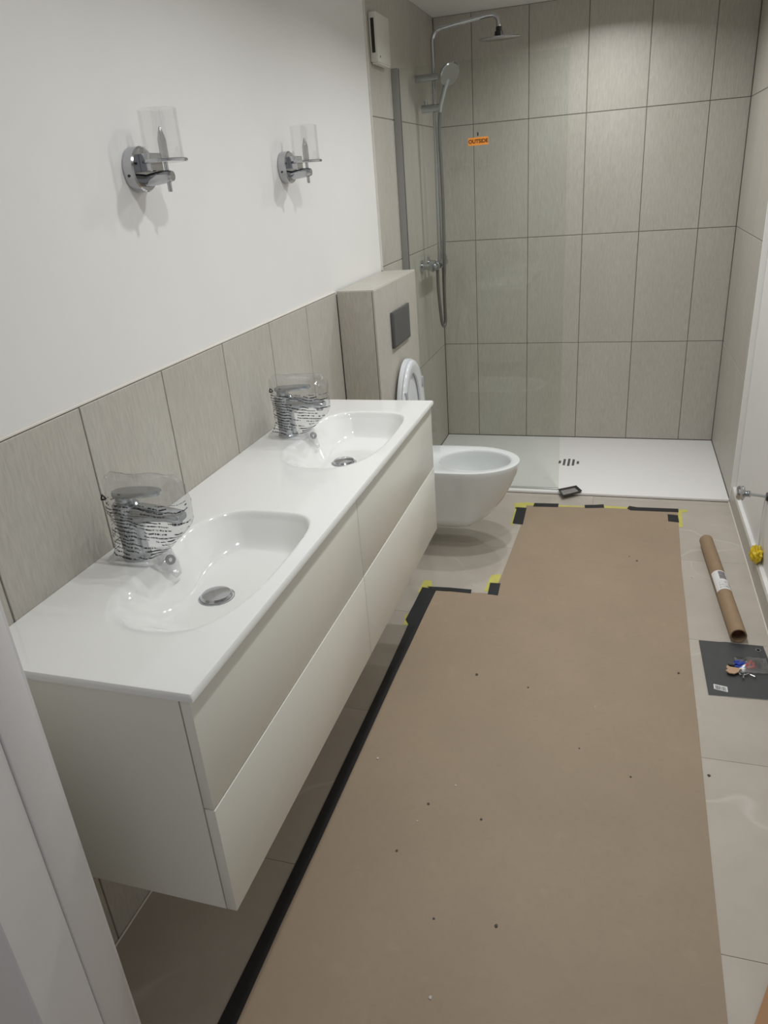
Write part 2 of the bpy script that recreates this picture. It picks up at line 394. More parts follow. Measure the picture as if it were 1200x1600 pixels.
cu = bpy.data.curves.new('text', 'FONT'); cu.body = 'OUTSIDE'; cu.size = 0.0215; cu.align_x = 'CENTER'; cu.align_y = 'CENTER'; cu.offset = 0.0007; cu.extrude = 0.0002
to = bpy.data.objects.new('text', cu); COL.objects.link(to)
me = bpy.data.meshes.new_from_object(to); bpy.data.objects.remove(to)
me.materials.append(M['ink']); lo = bpy.data.objects.new('lettering', me); COL.objects.link(lo); lo.parent = st
lo.rotation_euler = (PI/2, 0, 0); lo.location = (0.0005, -0.0005, 0.0003)
st.rotation_euler = (0, math.radians(-0.5), 0)

# ------------------------------------------------------------------ vanity
VY0, VY1, VZ, VX = 0.8377, 2.4319, 0.865, 0.4405
c = empty('vanity_cabinet', (0.21, 1.635, 0.385), 'long cream lacquered wall-hung vanity cabinet with four handleless drawers', 'cabinet')
cy0, cy1, zb, zt = VY0 + 0.005, VY1 - 0.005, 0.385, VZ - 0.0145
cb = MB()
cb.box((0.001, cy0, zb), (0.411, cy0 + 0.018, zt)); cb.box((0.001, cy1 - 0.018, zb), (0.411, cy1, zt))
cb.box((0.001, cy0 + 0.018, zb), (0.411, cy1 - 0.018, zb + 0.018)); cb.box((0.001, cy0 + 0.018, zb + 0.018), (0.01, cy1 - 0.018, zt))
cb.box((0.02, 1.626, zb + 0.018), (0.40, 1.644, 0.74))
cb.box((0.395, cy0 + 0.018, 0.60), (0.405, cy1 - 0.018, 0.64))
cb.build('carcass', M['lacquer'], c, smooth=0)
for y0, y1 in ((cy0, 1.6335), (1.6365, cy1)):
    for z0, z1, xf in ((zb, 0.6240, 0.4330), (0.6270, zt - 0.002, 0.4318)):
        MB().box((0.4135, y0, z0), (xf, y1, z1), 0.0010, 2).build('drawer_front', M['lacquer'], c)
# double washbasin top as one moulded surface
def basin_depth(x, y, yc):
    # moulded basin: straight steep front and far side, softer towards the wall and the near side
    a = 0.143 if x > 0.262 else 0.155
    b = 0.262 if y > yc else 0.268
    u = (x - 0.262) / a; v = (y - yc) / b
    far = v > 0
    n = 4.2 if (u > 0 and far) else 3.0 if far else 2.6
    r = (abs(u) ** n + abs(v) ** n) ** (1 / n)
    if u < 0:       # the tap deck pushes into the back edge
        r += 0.24 * math.exp(-((y - yc) / 0.075) ** 2) * min(1, -u)
    if r >= 1.0: return 0.0
    steep = max(0.0, min(1.0, 0.5 + 0.9 * v + 0.75 * u))
    w = 0.55 - 0.30 * steep
    k = min(1, (1.0 - r) / w)
    e = min(1, k / 0.22); e = e * e * (3 - 2 * e)
    k = k * k * (3 - 2 * k) * (1 - 0.5 * steep) + (1 - (1 - k) ** 2) * 0.5 * steep * e
    d = 0.068 * k
    rr = math.hypot(x - 0.25, y - yc); d += 0.016 * k * max(0, 1 - rr / 0.26)
    return d
NX, NY = 150, 500
tb = MB(); bm = tb.bm
rows = []
def edge_round(d, r=0.005):
    return 0.0 if d >= r else r - math.sqrt(max(0, r*r - (r - d) ** 2))
for j in range(NY + 1):
    y = VY0 + (VY1 - VY0) * j / NY; row = []
    for i in range(NX + 1):
        x = 0.0005 + (VX - 0.0005) * i / NX
        z = VZ
        for yc in (1.236, 2.033): z -= basin_depth(x, y, yc)
        z -= max(edge_round(VX - x), edge_round(y - VY0), edge_round(VY1 - y))
        row.append(bm.verts.new((x, y, z)))
    rows.append(row)
for j in range(NY):
    for i in range(NX): bm.faces.new((rows[j][i], rows[j][i+1], rows[j+1][i+1], rows[j+1][i]))
ring = [rows[0][i] for i in range(NX + 1)] + [rows[j][NX] for j in range(1, NY + 1)] + [rows[NY][i] for i in range(NX - 1, -1, -1)] + [rows[j][0] for j in range(NY - 1, 0, -1)]
low = [bm.verts.new((v.co.x, v.co.y, VZ - 0.0135)) for v in ring]
for k in range(len(ring)):
    q = (k + 1) % len(ring); bm.faces.new((ring[k], low[k], low[q], ring[q]))
inner = [bm.verts.new((min(max(v.co.x, 0.012), 0.405), min(max(v.co.y, VY0 + 0.024), VY1 - 0.024), VZ - 0.0135)) for v in ring]
for k in range(len(ring)):
    q = (k + 1) % len(ring)
    if (inner[k].co - inner[q].co).length > 1e-6:
        bm.faces.new((low[k], inner[k], inner[q], low[q]))
    else:
        bm.faces.new((low[k], inner[k], low[q]))
wt = empty('washbasin_top', (0.22, 1.635, VZ - 0.0135), 'glossy white double washbasin top with two moulded bowls', 'washbasin')
tb.build('basin_slab', M['ceramic'], wt, smooth=40)
for yc, dd in ((1.236, 0), (2.033, 0)):
    zb_ = VZ - basin_depth(0.25, yc, yc)
    dp = MB().lathe([(0.0, -0.002), (0.032, -0.002), (0.034, 0.002), (0.034, 0.006), (0.030, 0.0105), (0.018, 0.0125), (0.0, 0.013)], (0.252, yc, zb_), seg=40, cap=False).build('drain_plug', M['chrome'], wt, label='round chrome drain plug')
    MB().lathe([(0.036, -0.001), (0.039, 0.0), (0.039, 0.0022), (0.036, 0.003), (0.0345, 0.001)], (0.252, yc, zb_), seg=40, cap=False).build('drain_ring', M['chrome'], dp)
# ------------------------------------------------------------------ taps in their printed bags
def make_tap(yc, label):
    z = VZ
    t = empty('basin_tap', (0.08, yc, z), label, 'tap', 'single-lever taps on the vanity')
    def oval(cx, rx, ry, zz, n=28): return [(cx + rx*math.cos(2*PI*k/n), yc + ry*math.sin(2*PI*k/n), zz) for k in range(n)]
    MB().loft([oval(0.08, 0.030, 0.029, z), oval(0.08, 0.030, 0.029, z + 0.006), oval(0.08, 0.0265, 0.026, z + 0.010), oval(0.079, 0.0265, 0.0255, z + 0.07), oval(0.079, 0.028, 0.026, z + 0.105), oval(0.079, 0.028, 0.026, z + 0.122), oval(0.079, 0.024, 0.022, z + 0.126)]).build('body', M['chrome_dull'], t)
    sp = []
    for x, hw, z0, z1 in [(0.085, 0.022, 0.070, 0.121), (0.110, 0.0215, 0.082, 0.121), (0.140, 0.021, 0.090, 0.118), (0.175, 0.020, 0.092, 0.114), (0.200, 0.019, 0.090, 0.110), (0.208, 0.016, 0.092, 0.106)]:
        n = 20; r = []
        for k in range(n):
            a = 2*PI*k/n; ca, sa = math.cos(a), math.sin(a)
            r.append((x, yc + hw * math.copysign(abs(ca) ** 0.55, ca), z + (z0+z1)/2 + (z1-z0)/2 * math.copysign(abs(sa) ** 0.55, sa)))
        sp.append(r)
    MB().loft(sp).build('spout', M['chrome_dull'], t)
    MB().lathe([(0.010, 0.082), (0.011, 0.083), (0.011, 0.094)], (0.193, yc, z), seg=20).build('aerator', M['chrome'], t)
    MB().lathe([(0.017, 0.124), (0.018, 0.135), (0.017, 0.144)], (0.078, yc, z), seg=24).build('lever_neck', M['chrome_dull'], t)
    lv = []
    for dz, g in ((0.143, 0.96), (0.146, 1.0), (0.151, 1.0), (0.154, 0.96)):
        r = []
        for k in range(32):
            a = 2*PI*k/32; x = 0.112 + 0.058 * g * math.cos(a); w = 0.024 * g * (1 - 0.25 * (math.cos(a) + 1) / 2)
            r.append((x, yc + w * math.copysign(abs(math.sin(a)) ** 0.8, math.sin(a)), z + dz + 0.004 * (x - 0.112) / 0.058))
        lv.append(r)
    MB().loft(lv).build('lever', M['chrome_dull'], t)
    return t
make_tap(1.236, 'chrome tap bagged in printed film at the nearer basin')
make_tap(2.033, 'chrome tap bagged in printed film at the farther basin')
def make_bag(yc, seed, label):
    z = VZ
    t = empty('plastic_bag', (0.12, yc, z + 0.002), label, 'plastic bag', 'printed plastic bags over the taps')
    n = 64
    def ring(zz, x0, x1, hw, amp):
        hw += 0.003 if hw > 0.02 else 0.0
        r = []
        for k in range(n):
            a = 2*PI*k/n; ca, sa = math.cos(a), math.sin(a)
            px = (x0+x1)/2 + (x1-x0)/2 * math.copysign(abs(ca) ** 0.6, ca); py = yc + hw * math.copysign(abs(sa) ** 0.7, sa)
            d = noise.noise(Vector((px*34 + seed, py*34, zz*30))) * amp + noise.noise(Vector((px*90, py*90 + seed, zz*70))) * amp * 0.45
            # the film never cuts into the wall tiles behind
            r.append((max(0.004, px + ca * d), py + sa * d, zz + d * 0.3))
        return r
    prof = [(0.003, 0.022, 0.150, 0.046), (0.008, 0.024, 0.150, 0.044), (0.016, 0.034, 0.150, 0.039), (0.03, 0.042, 0.168, 0.035), (0.05, 0.045, 0.192, 0.034), (0.07, 0.046, 0.212, 0.033), (0.09, 0.046, 0.222, 0.033),
            (0.11, 0.046, 0.225, 0.034), (0.13, 0.045, 0.224, 0.034), (0.145, 0.044, 0.222, 0.034), (0.16, 0.042, 0.220, 0.031), (0.172, 0.044, 0.218, 0.022), (0.182, 0.050, 0.215, 0.010), (0.19, 0.060, 0.205, 0.004)]
    fine = []
    for a, b in zip(prof, prof[1:]):
        for k in range(2): fine.append(tuple(a[i] + (b[i]-a[i]) * k / 2 for i in range(4)))
    fine.append(prof[-1])
    rings = [ring(z + p[0], p[1], p[2], p[3], 0.007 if p[0] > 0.01 else 0.003) for p in fine]
    MB().loft(rings, False, True).build('film', M['film'], t, smooth=180)
    lo_ = [r for r, p in zip(rings, fine) if 0.012 < p[0] < 0.138]
    # only the side towards the room's door is printed
    pr = [[(q[0] + 0.0008 * math.cos(2*PI*k/n), q[1] + 0.0008 * math.sin(2*PI*k/n), q[2]) for k, q in enumerate(r) if k >= n // 2 - 2 or k == 0] for r in lo_]
    pr = [r[1:] + r[:1] for r in pr]
    MB().loft(pr, False, False, closed=False).build('printing', M['print'], t, smooth=180)
    # drooping corner of the bag over the bowl
    cr = []
    for s_, w_, h_ in [(0.0, 0.022, 0.016), (0.25, 0.021, 0.013), (0.5, 0.020, 0.010), (0.75, 0.017, 0.006), (1.0, 0.010, 0.002)]:
        cx, cz = 0.150 + 0.030 * s_, z + 0.030 - 0.060 * s_
        cr.append([(cx + h_ * math.cos(2*PI*k/24), yc - 0.012 + w_ * math.sin(2*PI*k/24), cz + 0.3 * h_ * math.cos(2*PI*k/24)) for k in range(24)])
    MB().loft(cr, False, True).build('loose_corner', M['film'], t, smooth=180)
    # recycling mark
    m = MB()
    mx, mz = 0.060, z + 0.150
    for k in range(3):
        a0 = PI/2 + k * 2*PI/3; p0 = Vector((mx + 0.0075*math.cos(a0), yc - 0.0375, mz + 0.0075*math.sin(a0))); a1 = a0 + 2*PI/3
        p1 = Vector((mx + 0.0075*math.cos(a1), yc - 0.0375, mz + 0.0075*math.sin(a1)))
        m.tube([p0.lerp(p1, 0.08), p0.lerp(p1, 0.78)], [0.0022, 0.0016], 6)
    m.build('recycling_mark', M['black_ink'], t)
    return t
make_bag(1.236, 3.1, 'crumpled clear bag with printed lines over the nearer tap')
make_bag(2.033, 11.7, 'crumpled clear bag with printed lines over the farther tap')
for yc, lb in ((1.236, 'small grey washer caught in the bag corner at the nearer tap'), (2.033, 'small grey washer caught in the bag corner at the farther tap')):
    m = MB(); cpt = Vector((0.168, yc - 0.013, VZ + 0.006)); ax = Vector((0.75, -0.55, 0.35)).normalized(); u = ax.orthogonal().normalized(); w = ax.cross(u)
    m.loft([[cpt + ax*h + (u*math.cos(2*PI*k/24) + w*math.sin(2*PI*k/24))*r for k in range(24)] for r, h in [(0.0045, -0.003), (0.010, -0.003), (0.011, 0.0), (0.010, 0.003), (0.0045, 0.003), (0.0045, -0.003)]], False, False)
    m.build('washer', M['chrome_dull'], loc=cpt, label=lb, cat='washer', group='washers in the tap bags')
# loose strip of film at the far end of the cabinet
m = MB(); pts = []
for k in range(15):
    s_ = k / 14; pts.append([(0.430 + 0.004*math.sin(s_*9) , VY1 + 0.002 + 0.004*math.sin(k*1.3)**2, 0.84 - 0.16*s_), (0.450 + 0.005*math.sin(s_*7+1), VY1 + 0.010 + 0.006*math.sin(k*1.7+0.5), 0.84 - 0.16*s_ - 0.004)])
m.loft(pts, False, False, closed=False)
m.build('packing_film', M['film'], loc=(0.435, VY1 + 0.004, 0.68), smooth=180, label='thin strip of clear packing film hanging at the far end of the vanity', cat='film')

# ------------------------------------------------------------------ toilet
TY = 3.082
def d_ring(xb, xt, w, z, cx=0.42, n=56, sq=5.0):
    r = []
    for k in range(n):
        a = 2*PI*k/n; ca, sa = math.cos(a), math.sin(a)
        if ca >= 0: x = cx + (xt - cx) * ca; y = w * sa
        else: x = cx - (cx - xb) * abs(ca) ** (2/sq); y = w * math.copysign(abs(sa) ** (2/sq), sa) 
        r.append((x, TY + y, z))
    return r
def lerp_tab(tab, z):
    for (z0, *a), (z1, *b) in zip(tab, tab[1:]):
        if z0 >= z >= z1:
            f = (z0 - z) / (z0 - z1); return [p + (q - p) * f for p, q in zip(a, b)]
    return tab[-1][1:]
t = empty('toilet', (0.40, TY, 0.118), 'white wall-hung toilet with lid and seat raised beside the vanity', 'toilet')
tab = [(0.400, 0.650, 0.178), (0.36, 0.640, 0.171), (0.30, 0.615, 0.160), (0.24, 0.583, 0.148), (0.19, 0.547, 0.137), (0.155, 0.510, 0.131), (0.135, 0.47, 0.118), (0.124, 0.43, 0.103), (0.118, 0.39, 0.085)]
XB = BXF + 0.001
rings = []
# inside of the bowl, from the sump up to the rim
for z, xa, xb2, w in [(0.200, 0.40, 0.45, 0.030), (0.21, 0.37, 0.48, 0.055), (0.24, 0.345, 0.52, 0.080), (0.285, 0.325, 0.565, 0.104), (0.32, 0.310, 0.592, 0.118), (0.345, 0.300, 0.604, 0.125), (0.375, 0.296, 0.608, 0.128), (0.398, 0.296, 0.608, 0.127), (0.406, 0.293, 0.611, 0.130), (0.409, 0.288, 0.616, 0.134)]:
    cx = (xa + xb2) / 2
    rings.append([(cx + (xb2-xa)/2*math.cos(2*PI*k/56), TY + w*math.sin(2*PI*k/56), z) for k in range(56)])
rings.append(d_ring(XB, 0.643, 0.171, 0.4100)); rings.append(d_ring(XB, 0.6485, 0.1765, 0.4085))
zz = 0.40
for z in (0.40, 0.38, 0.36, 0.33, 0.30, 0.27, 0.24, 0.215, 0.19, 0.172, 0.155, 0.145, 0.135, 0.129, 0.124, 0.118):
    xt, w = lerp_tab(tab, z); rings.append(d_ring(XB, xt, w, z, cx=min(0.42, xt - 0.05)))
MB().loft(rings, True, True).build('bowl', M['toilet'], t, smooth=50)
MB().lathe([(0.0, 0.0), (0.030, 0.0), (0.034, 0.002), (0.0, 0.002)], (0.425, TY, 0.2015), seg=20, cap=False).build('water', M['chrome_dull'], t)
def seat_pt(s_, tt, nn, lean, base):
    d = Vector((lean, 0, 1)).normalized(); nrm = Vector((d.z, 0, -d.x))
    return Vector(base) + d * s_ + Vector((0, tt, 0)) + nrm * nn
def seat_outline(n, L, w, s0=0.0, sq=4.0, cfrac=0.5):
    out = []
    cs = s0 + (L - s0) * cfrac
    for k in range(n):
        a = 2*PI*k/n; ca, sa = math.cos(a), math.sin(a)
        if ca >= 0: out.append((cs + (L - cs) * ca, w * sa))
        else: out.append((cs - (cs - s0) * abs(ca) ** (2/sq), w * math.copysign(abs(sa) ** (2/sq), sa)))
    return out
SB = (0.186, TY, 0.425); LB = (0.163, TY, 0.425)
oo = seat_outline(48, 0.424, 0.183, 0.0, 4.0, 0.38); oi = seat_outline(48, 0.368, 0.118, 0.085, 2.6, 0.30)
m = MB()
def sr(o_, nn, g=1.0, lean=-0.005, base=SB): return [seat_pt(s_, tt*g, nn, lean, base) for s_, tt in o_]
mid = [((a[0]*0.5+b[0]*0.5), (a[1]*0.5+b[1]*0.5)) for a, b in zip(oo, oi)]
m.loft([sr(oi, 0.0), sr(oi, 0.009), sr(mid, 0.014), sr([(a[0]*0.9+b[0]*0.1, a[1]*0.9+b[1]*0.1) for a, b in zip(oo, oi)], 0.013), sr(oo, 0.008), sr(oo, 0.0), sr(oi, 0.0)], False, False)
se = m.build('seat', M['seat'], t, smooth=60)
for s_, tt in ((0.30, -0.135), (0.30, 0.135)):
    p = seat_pt(s_, tt, 0.012, -0.005, SB)
    MB().box((p.x - 0.003, p.y - 0.012, p.z - 0.022), (p.x + 0.006, p.y + 0.012, p.z + 0.022), 0.003, 2).build('buffer', plain('buffer_rubber', (0.42, 0.43, 0.45), 0.5) if tt < 0 else bpy.data.materials['buffer_rubber'], se)
m = MB(); lo2 = seat_outline(48, 0.430, 0.188, 0.0, 4.0, 0.38)
m.loft([sr(lo2, 0.0, 0.97, -0.003, LB), sr(lo2, 0.006, 1, -0.003, LB), sr(lo2, 0.018, 1, -0.003, LB), sr([(a*0.97+0.006, b*0.96) for a, b in lo2], 0.020, 1, -0.003, LB)], True, True)
m.build('lid', M['seat'], t, smooth=50)
for sgn in (-1, 1):
    MB().lathe([(0.011, -0.03), (0.012, -0.028), (0.012, 0.028), (0.011, 0.03)], (0.195, TY + sgn*0.09, 0.420), axis='y', seg=16).build('hinge', M['chrome'], t)
fp = empty('flush_plate', (BXF, 3.079, 0.927), 'dark grey flush plate set in the tiled box above the toilet', 'flush plate')
MB().box((BXF + 0.0005, 2.953, 0.927), (BXF + 0.012, 3.205, 1.071), 0.002, 2).build('plate', M['dark_grey'], fp)
for a, b in ((2.960, 3.198),):
    MB().box((BXF + 0.012, a, 0.934), (BXF + 0.0135, b, 1.064), 0.0006).build('button', M['dark_grey'], fp)

# ------------------------------------------------------------------ wall lamps
def make_lamp(yc):
    zc = 1.612
    t = empty('wall_lamp', (PX, yc, zc), 'x', 'lamp', 'chrome wall lamps above the vanity')
    bp_ = MB().lathe([(0.040, 0.0005), (0.046, 0.002), (0.046, 0.024), (0.043, 0.027), (0.0, 0.0275)], (PX, yc, zc), axis='x', seg=48).build('backplate', M['chrome'], t)
    MB().lathe([(0.003, 0.0), (0.003, 0.002)], (PX + 0.013, yc - 0.046, zc - 0.012), axis='y', seg=10).build('screw', M['black'], bp_)
    MB().lathe([(0.004, 0.026), (0.004, 0.031)], (PX, yc - 0.008, zc + 0.010), axis='x', seg=12).build('screw', M['steel'], bp_)
    MB().box((PX + 0.026, yc - 0.017, zc - 0.006), (PX + 0.055, yc + 0.030, zc + 0.030), 0.002).build('block', M['chrome'], t)
    MB().tube([(PX + 0.022, yc, zc - 0.024), (0.055, yc, zc - 0.019), (0.075, yc, zc - 0.018), (0.084, yc, zc - 0.018)], [0.0125, 0.0135, 0.013, 0.010], 20).build('arm', M['chrome'], t)
    MB().tube([(0.072, yc, zc - 0.049), (0.072, yc, zc - 0.047), (0.072, yc, zc + 0.010)], [0.0035, 0.0045, 0.0045], 14).build('stem', M['chrome'], t)
    MB().lathe([(0.0, 0.009), (0.047, 0.009), (0.0485, 0.0105), (0.0485, 0.0145), (0.047, 0.016), (0.0, 0.016)], (0.072, yc, zc), seg=48, cap=False).build('shade_holder', M['chrome'], t)
    MB().lathe([(0.008, 0.016), (0.009, 0.02), (0.009, 0.055), (0.004, 0.072), (0.002, 0.078)], (0.072, yc, zc), seg=20).build('lamp_holder', clear('bulb_glass', (0.70, 0.70, 0.69), rough=0.1, extra=0.1) if 'bulb_glass' not in bpy.data.materials else bpy.data.materials['bulb_glass'], t)
    h = 0.112
    MB().lathe([(0.041, 0.016), (0.041, h - 0.001), (0.0395, h), (0.038, h - 0.001), (0.038, 0.017)], (0.072, yc, zc), seg=48, cap=False).build('glass_shade', M['shade'], t)
    return t
a = make_lamp(1.625); a['label'] = 'chrome wall lamp with clear glass cylinder, nearer of the two'
b = copy_tree(a); b.location.y = 2.43; b['label'] = 'chrome wall lamp with clear glass cylinder, farther one by the toilet'

# ------------------------------------------------------------------ vent unit on the tiles
t = empty('vent_unit', (0.0, 3.47, 1.998), 'small cream plastic vent box with a side slot high on the tiles', 'vent')
MB().box((0.0005, 3.412, 1.998), (0.033, 3.600, 2.172), 0.004, 2).build('housing', M['vent'], t)
MB().box((0.010, 3.4112, 2.030), (0.024, 3.4122, 2.150), 0.0004).build('slot', M['dark_slot'], t, smooth=0)
MB().lathe([(0.004, 0.0), (0.004, 0.0012)], (0.0328, 3.445, 2.018), axis='x', seg=12).build('indicator', M['dark_slot'], t)
MB().box((0.006, 3.418, 1.992), (0.030, 3.594, 1.998), 0.001).build('bottom_cover', M['vent'], t)

# ------------------------------------------------------------------ shower column
SY_, SX = 4.155, 0.090
t = empty('shower_column', (0.0, SY_, 1.10), 'chrome shower column with rain head, hand shower and hose on the left tiled wall', 'shower')
path = [(SX - 0.006, SY_, 1.13), (SX - 0.003, SY_, 1.5), (SX, SY_, 2.0), (SX, SY_, 2.15)]
for k in range(1, 9):
    a = k/8*PI/2; path.append((SX + 0.045*(1-math.cos(a)), SY_, 2.15 + 0.050*math.sin(a)))
path += [(0.25, SY_, 2.214), (0.36, SY_, 2.225)]
for k in range(1, 8):
    a = k/7*PI/2; path.append((0.375 + 0.035*math.sin(a), SY_, 2.190 + 0.0365*math.cos(a)))
path.append((0.412, SY_, 2.168))
MB().tube(path, 0.0105, 16).build('riser_pipe', M['chrome'], t)
MB().lathe([(0.011, 0.052), (0.014, 0.050), (0.014, 0.034), (0.019, 0.032), (0.021, 0.010), (0.018, 0.006)], (0.412, SY_, 2.124), seg=24).build('swivel_joint', M['black'], t)
rh_ = MB().lathe([(0.0, 0.006), (0.02, 0.006), (0.095, 0.003), (0.100, 0.001), (0.100, -0.002), (0.097, -0.004), (0.0, -0.004)], (0.415, SY_, 2.129), seg=48, cap=False)
for v in rh_.bm.verts: v.co.z += (v.co.y - SY_) * 0.06
rh_.build('rain_head', M['chrome'], t)
MB().tube([(0.0, SY_ - 0.01, 2.0), (0.115, SY_ - 0.01, 2.0)], 0.017, 20).build('wall_bracket', M['chrome_dull'], t)
MB().tube([(0.028, SY_ - 0.02, 1.866), (0.130, SY_ - 0.02, 1.866)], [0.019, 0.017], 20).build('slider', M['chrome_dull'], t)
MB().tube([(0.05, SY_ - 0.02, 1.880), (0.05, SY_ - 0.02, 1.900)], 0.009, 12).build('slider_button', M['chrome_dull'], t)
hs = MB().tube([(0.122, SY_ - 0.028, 1.845), (0.126, SY_ - 0.03, 1.87), (0.150, SY_ - 0.035, 1.94), (0.168, SY_ - 0.04, 1.985)], [0.010, 0.0115, 0.012, 0.014], 16).build('hand_shower', M['chrome_dull'], t)
cp = Vector((0.178, SY_ - 0.045, 2.003)); ax = Vector((0.62, -0.55, -0.45)).normalized(); u = ax.orthogonal().normalized(); w = ax.cross(u)
MB().loft([[cp + ax*h + (u*math.cos(2*PI*k/32) + w*math.sin(2*PI*k/32))*r for k in range(32)] for r, h in [(0.015, -0.022), (0.045, -0.014), (0.055, -0.004), (0.055, 0.006), (0.050, 0.010)]]).build('hand_shower_head', M['chrome_dull'], hs)
mb_ = MB().lathe([(0.018, -0.145), (0.021, -0.143), (0.021, -0.085), (0.017, -0.082), (0.023, -0.08), (0.023, 0.08), (0.017, 0.082), (0.021, 0.085), (0.021, 0.143), (0.018, 0.145)], (SX - 0.012, SY_, 1.122), axis='y', seg=28).build('mixer_bar', M['chrome_dull'], t)
for sgn in (-1, 1):
    MB().lathe([(0.033, 0.0005), (0.033, 0.006), (0.016, 0.010), (0.016, 0.06)], (0.0, SY_ + sgn*0.075, 1.122), axis='x', seg=28).build('wall_rosette', M['chrome'], t)
    MB().box((SX - 0.002, SY_ + sgn*0.120 - 0.008, 1.135), (SX + 0.008, SY_ + sgn*0.120 + 0.008, 1.160), 0.003).build('mixer_handle', M['chrome_dull'], mb_)
hp = [(SX - 0.012, SY_ - 0.035, 1.10), (SX - 0.011, SY_ - 0.037, 1.0), (SX - 0.006, SY_ - 0.035, 0.90), (SX - 0.002, SY_ - 0.028, 0.83), (SX + 0.004, SY_ - 0.012, 0.795), (SX + 0.010, SY_ + 0.003, 0.805), (SX + 0.012, SY_ + 0.004, 0.85), (SX + 0.014, SY_ - 0.006, 1.0), (SX + 0.022, SY_ - 0.012, 1.15), (SX + 0.026, SY_ - 0.012, 1.4), (SX + 0.025, SY_ - 0.015, 1.6), (SX + 0.022, SY_ - 0.02, 1.75), (SX + 0.032, SY_ - 0.028, 1.845)]
def smooth_path(P, n=8):
    P = [Vector(p) for p in P]; out = []
    for i in range(len(P) - 1):
        p0, p1, p2, p3 = P[max(i-1, 0)], P[i], P[i+1], P[min(i+2, len(P)-1)]
        for k in range(n):
            s_ = k/n; out.append(0.5*((2*p1) + (p2-p0)*s_ + (2*p0-5*p1+4*p2-p3)*s_*s_ + (3*p1-p0-3*p2+p3)*s_**3))
    return out + [P[-1]]
MB().tube(smooth_path(hp), 0.0088, 12).build('hose', M['hose'], t)

# ------------------------------------------------------------------ floor covering and tapes
kp = [(0.345, -0.6), (0.352, 0.86), (0.352, 1.32), (0.355, 2.0), (0.360, 2.62), (0.600, 2.640), (0.612, 2.80), (0.622, 3.05), (0.630, 3.30), (0.628, 3.528), (0.80, 3.532), (0.98, 3.545), (1.348, 3.55), (1.344, 3.433), (1.330, 2.962), (1.327, 2.626), (1.321, 2.308), (1.318, 1.977), (1.315, 1.802), (1.309, 1.452), (1.304, 1.108), (1.298, -0.6)]
MB().prism(kp, 0.0004, 0.0018).build('kraft_paper_sheet', M['kraft'], loc=(0.85, 1.5, 0.0), smooth=0, label='large brown kraft paper sheet protecting the tiled floor', cat='paper')
def tape(pts, col, label, z=0.0018, th=0.0006):
    cx = sum(p[0] for p in pts)/len(pts); cy = sum(p[1] for p in pts)/len(pts)
    MB().prism(pts, z, z + th).build('black_tape' if col == 'b' else 'yellow_tape', M['black_tape' if col == 'b' else 'yellow_tape'], loc=(cx, cy, z), smooth=0, label=label, cat='tape', group='black tape strips on the kraft paper' if col == 'b' else 'yellow masking tape under the kraft paper')
tape([(0.304, 2.641), (0.367, 2.635), (0.363, 2.45), (0.361, 2.221), (0.358, 2.064), (0.357, 1.339), (0.354, 1.096), (0.357, 0.70), (0.362, 0.2), (0.308, 0.2), (0.315, 0.7), (0.321, 1.088), (0.322, 1.419), (0.323, 2.021), (0.319, 2.36), (0.300, 2.39), (0.303, 2.50)], 'b', 'long black tape strip along the paper edge beneath the vanity')
tape([(0.324, 2.649), (0.42, 2.655), (0.509, 2.654), (0.512, 2.624), (0.42, 2.627), (0.351, 2.625)], 'b', 'black tape strip across the paper step near the far end of the vanity', 0.0025)
tape([(0.574, 2.723), (0.617, 2.725), (0.621, 2.627), (0.579, 2.630)], 'b', 'short black tape piece at the inner corner of the paper before the toilet')
tape([(0.585, 3.498), (0.633, 3.496), (0.638, 3.300), (0.588, 3.307)], 'b', 'black tape piece along the paper edge just right of the toilet')
tape([(0.665, 3.560), (0.785, 3.568), (0.786, 3.524), (0.663, 3.516)], 'b', 'black tape strip on the far paper edge before the glass screen')
tape([(0.912, 3.568), (0.96, 3.575), (1.003, 3.587), (1.007, 3.545), (0.96, 3.537), (0.916, 3.529)], 'b', 'shortest black tape strip in the middle of the far paper edge')
tape([(1.115, 3.551), (1.125, 3.583), (1.16, 3.572), (1.352, 3.578), (1.350, 3.536), (1.130, 3.530)], 'b', 'long black tape strip at the right end of the far paper edge')
tape([(1.299, 3.507), (1.345, 3.502), (1.346, 3.420), (1.299, 3.427)], 'b', 'square black tape piece inside the far right paper corner')
def ytape(pts, label): tape(pts, 'y', label, 0.0002, 0.0005)
ytape([(0.563, 3.543), (0.600, 3.562), (0.631, 3.568), (0.67, 3.56), (0.68, 3.50), (0.576, 3.480)], 'yellow tape patch at the far left paper corner by the toilet')
ytape([(0.786, 3.552), (0.91, 3.556), (0.91, 3.50), (0.786, 3.50)], 'thin yellow tape line along the far paper edge between two black strips')
ytape([(1.005, 3.572), (1.118, 3.572), (1.118, 3.50), (1.005, 3.50)], 'thin yellow tape line left of the longest far black strip')
ytape([(1.300, 3.572), (1.395, 3.574), (1.390, 3.548), (1.365, 3.540), (1.360, 3.375), (1.330, 3.371), (1.320, 3.5)], 'yellow tape patch at the far right paper corner')
ytape([(0.568, 2.790), (0.604, 2.805), (0.630, 2.725), (0.620, 2.65), (0.560, 2.655)], 'yellow tape patch at the inner paper corner before the toilet')
ytape([(0.297, 2.704), (0.331, 2.699), (0.345, 2.645), (0.340, 2.58), (0.295, 2.60)], 'yellow tape patch at the paper corner next to the vanity end')
ytape([(0.288, 2.430), (0.330, 2.436), (0.330, 2.365), (0.300, 2.350), (0.297, 2.385)], 'yellow tape tab showing left of the long black strip')
ytape([(0.578, 3.50), (0.592, 3.50), (0.594, 3.292), (0.579, 3.292)], 'yellow tape sliver beside the black piece right of the toilet')
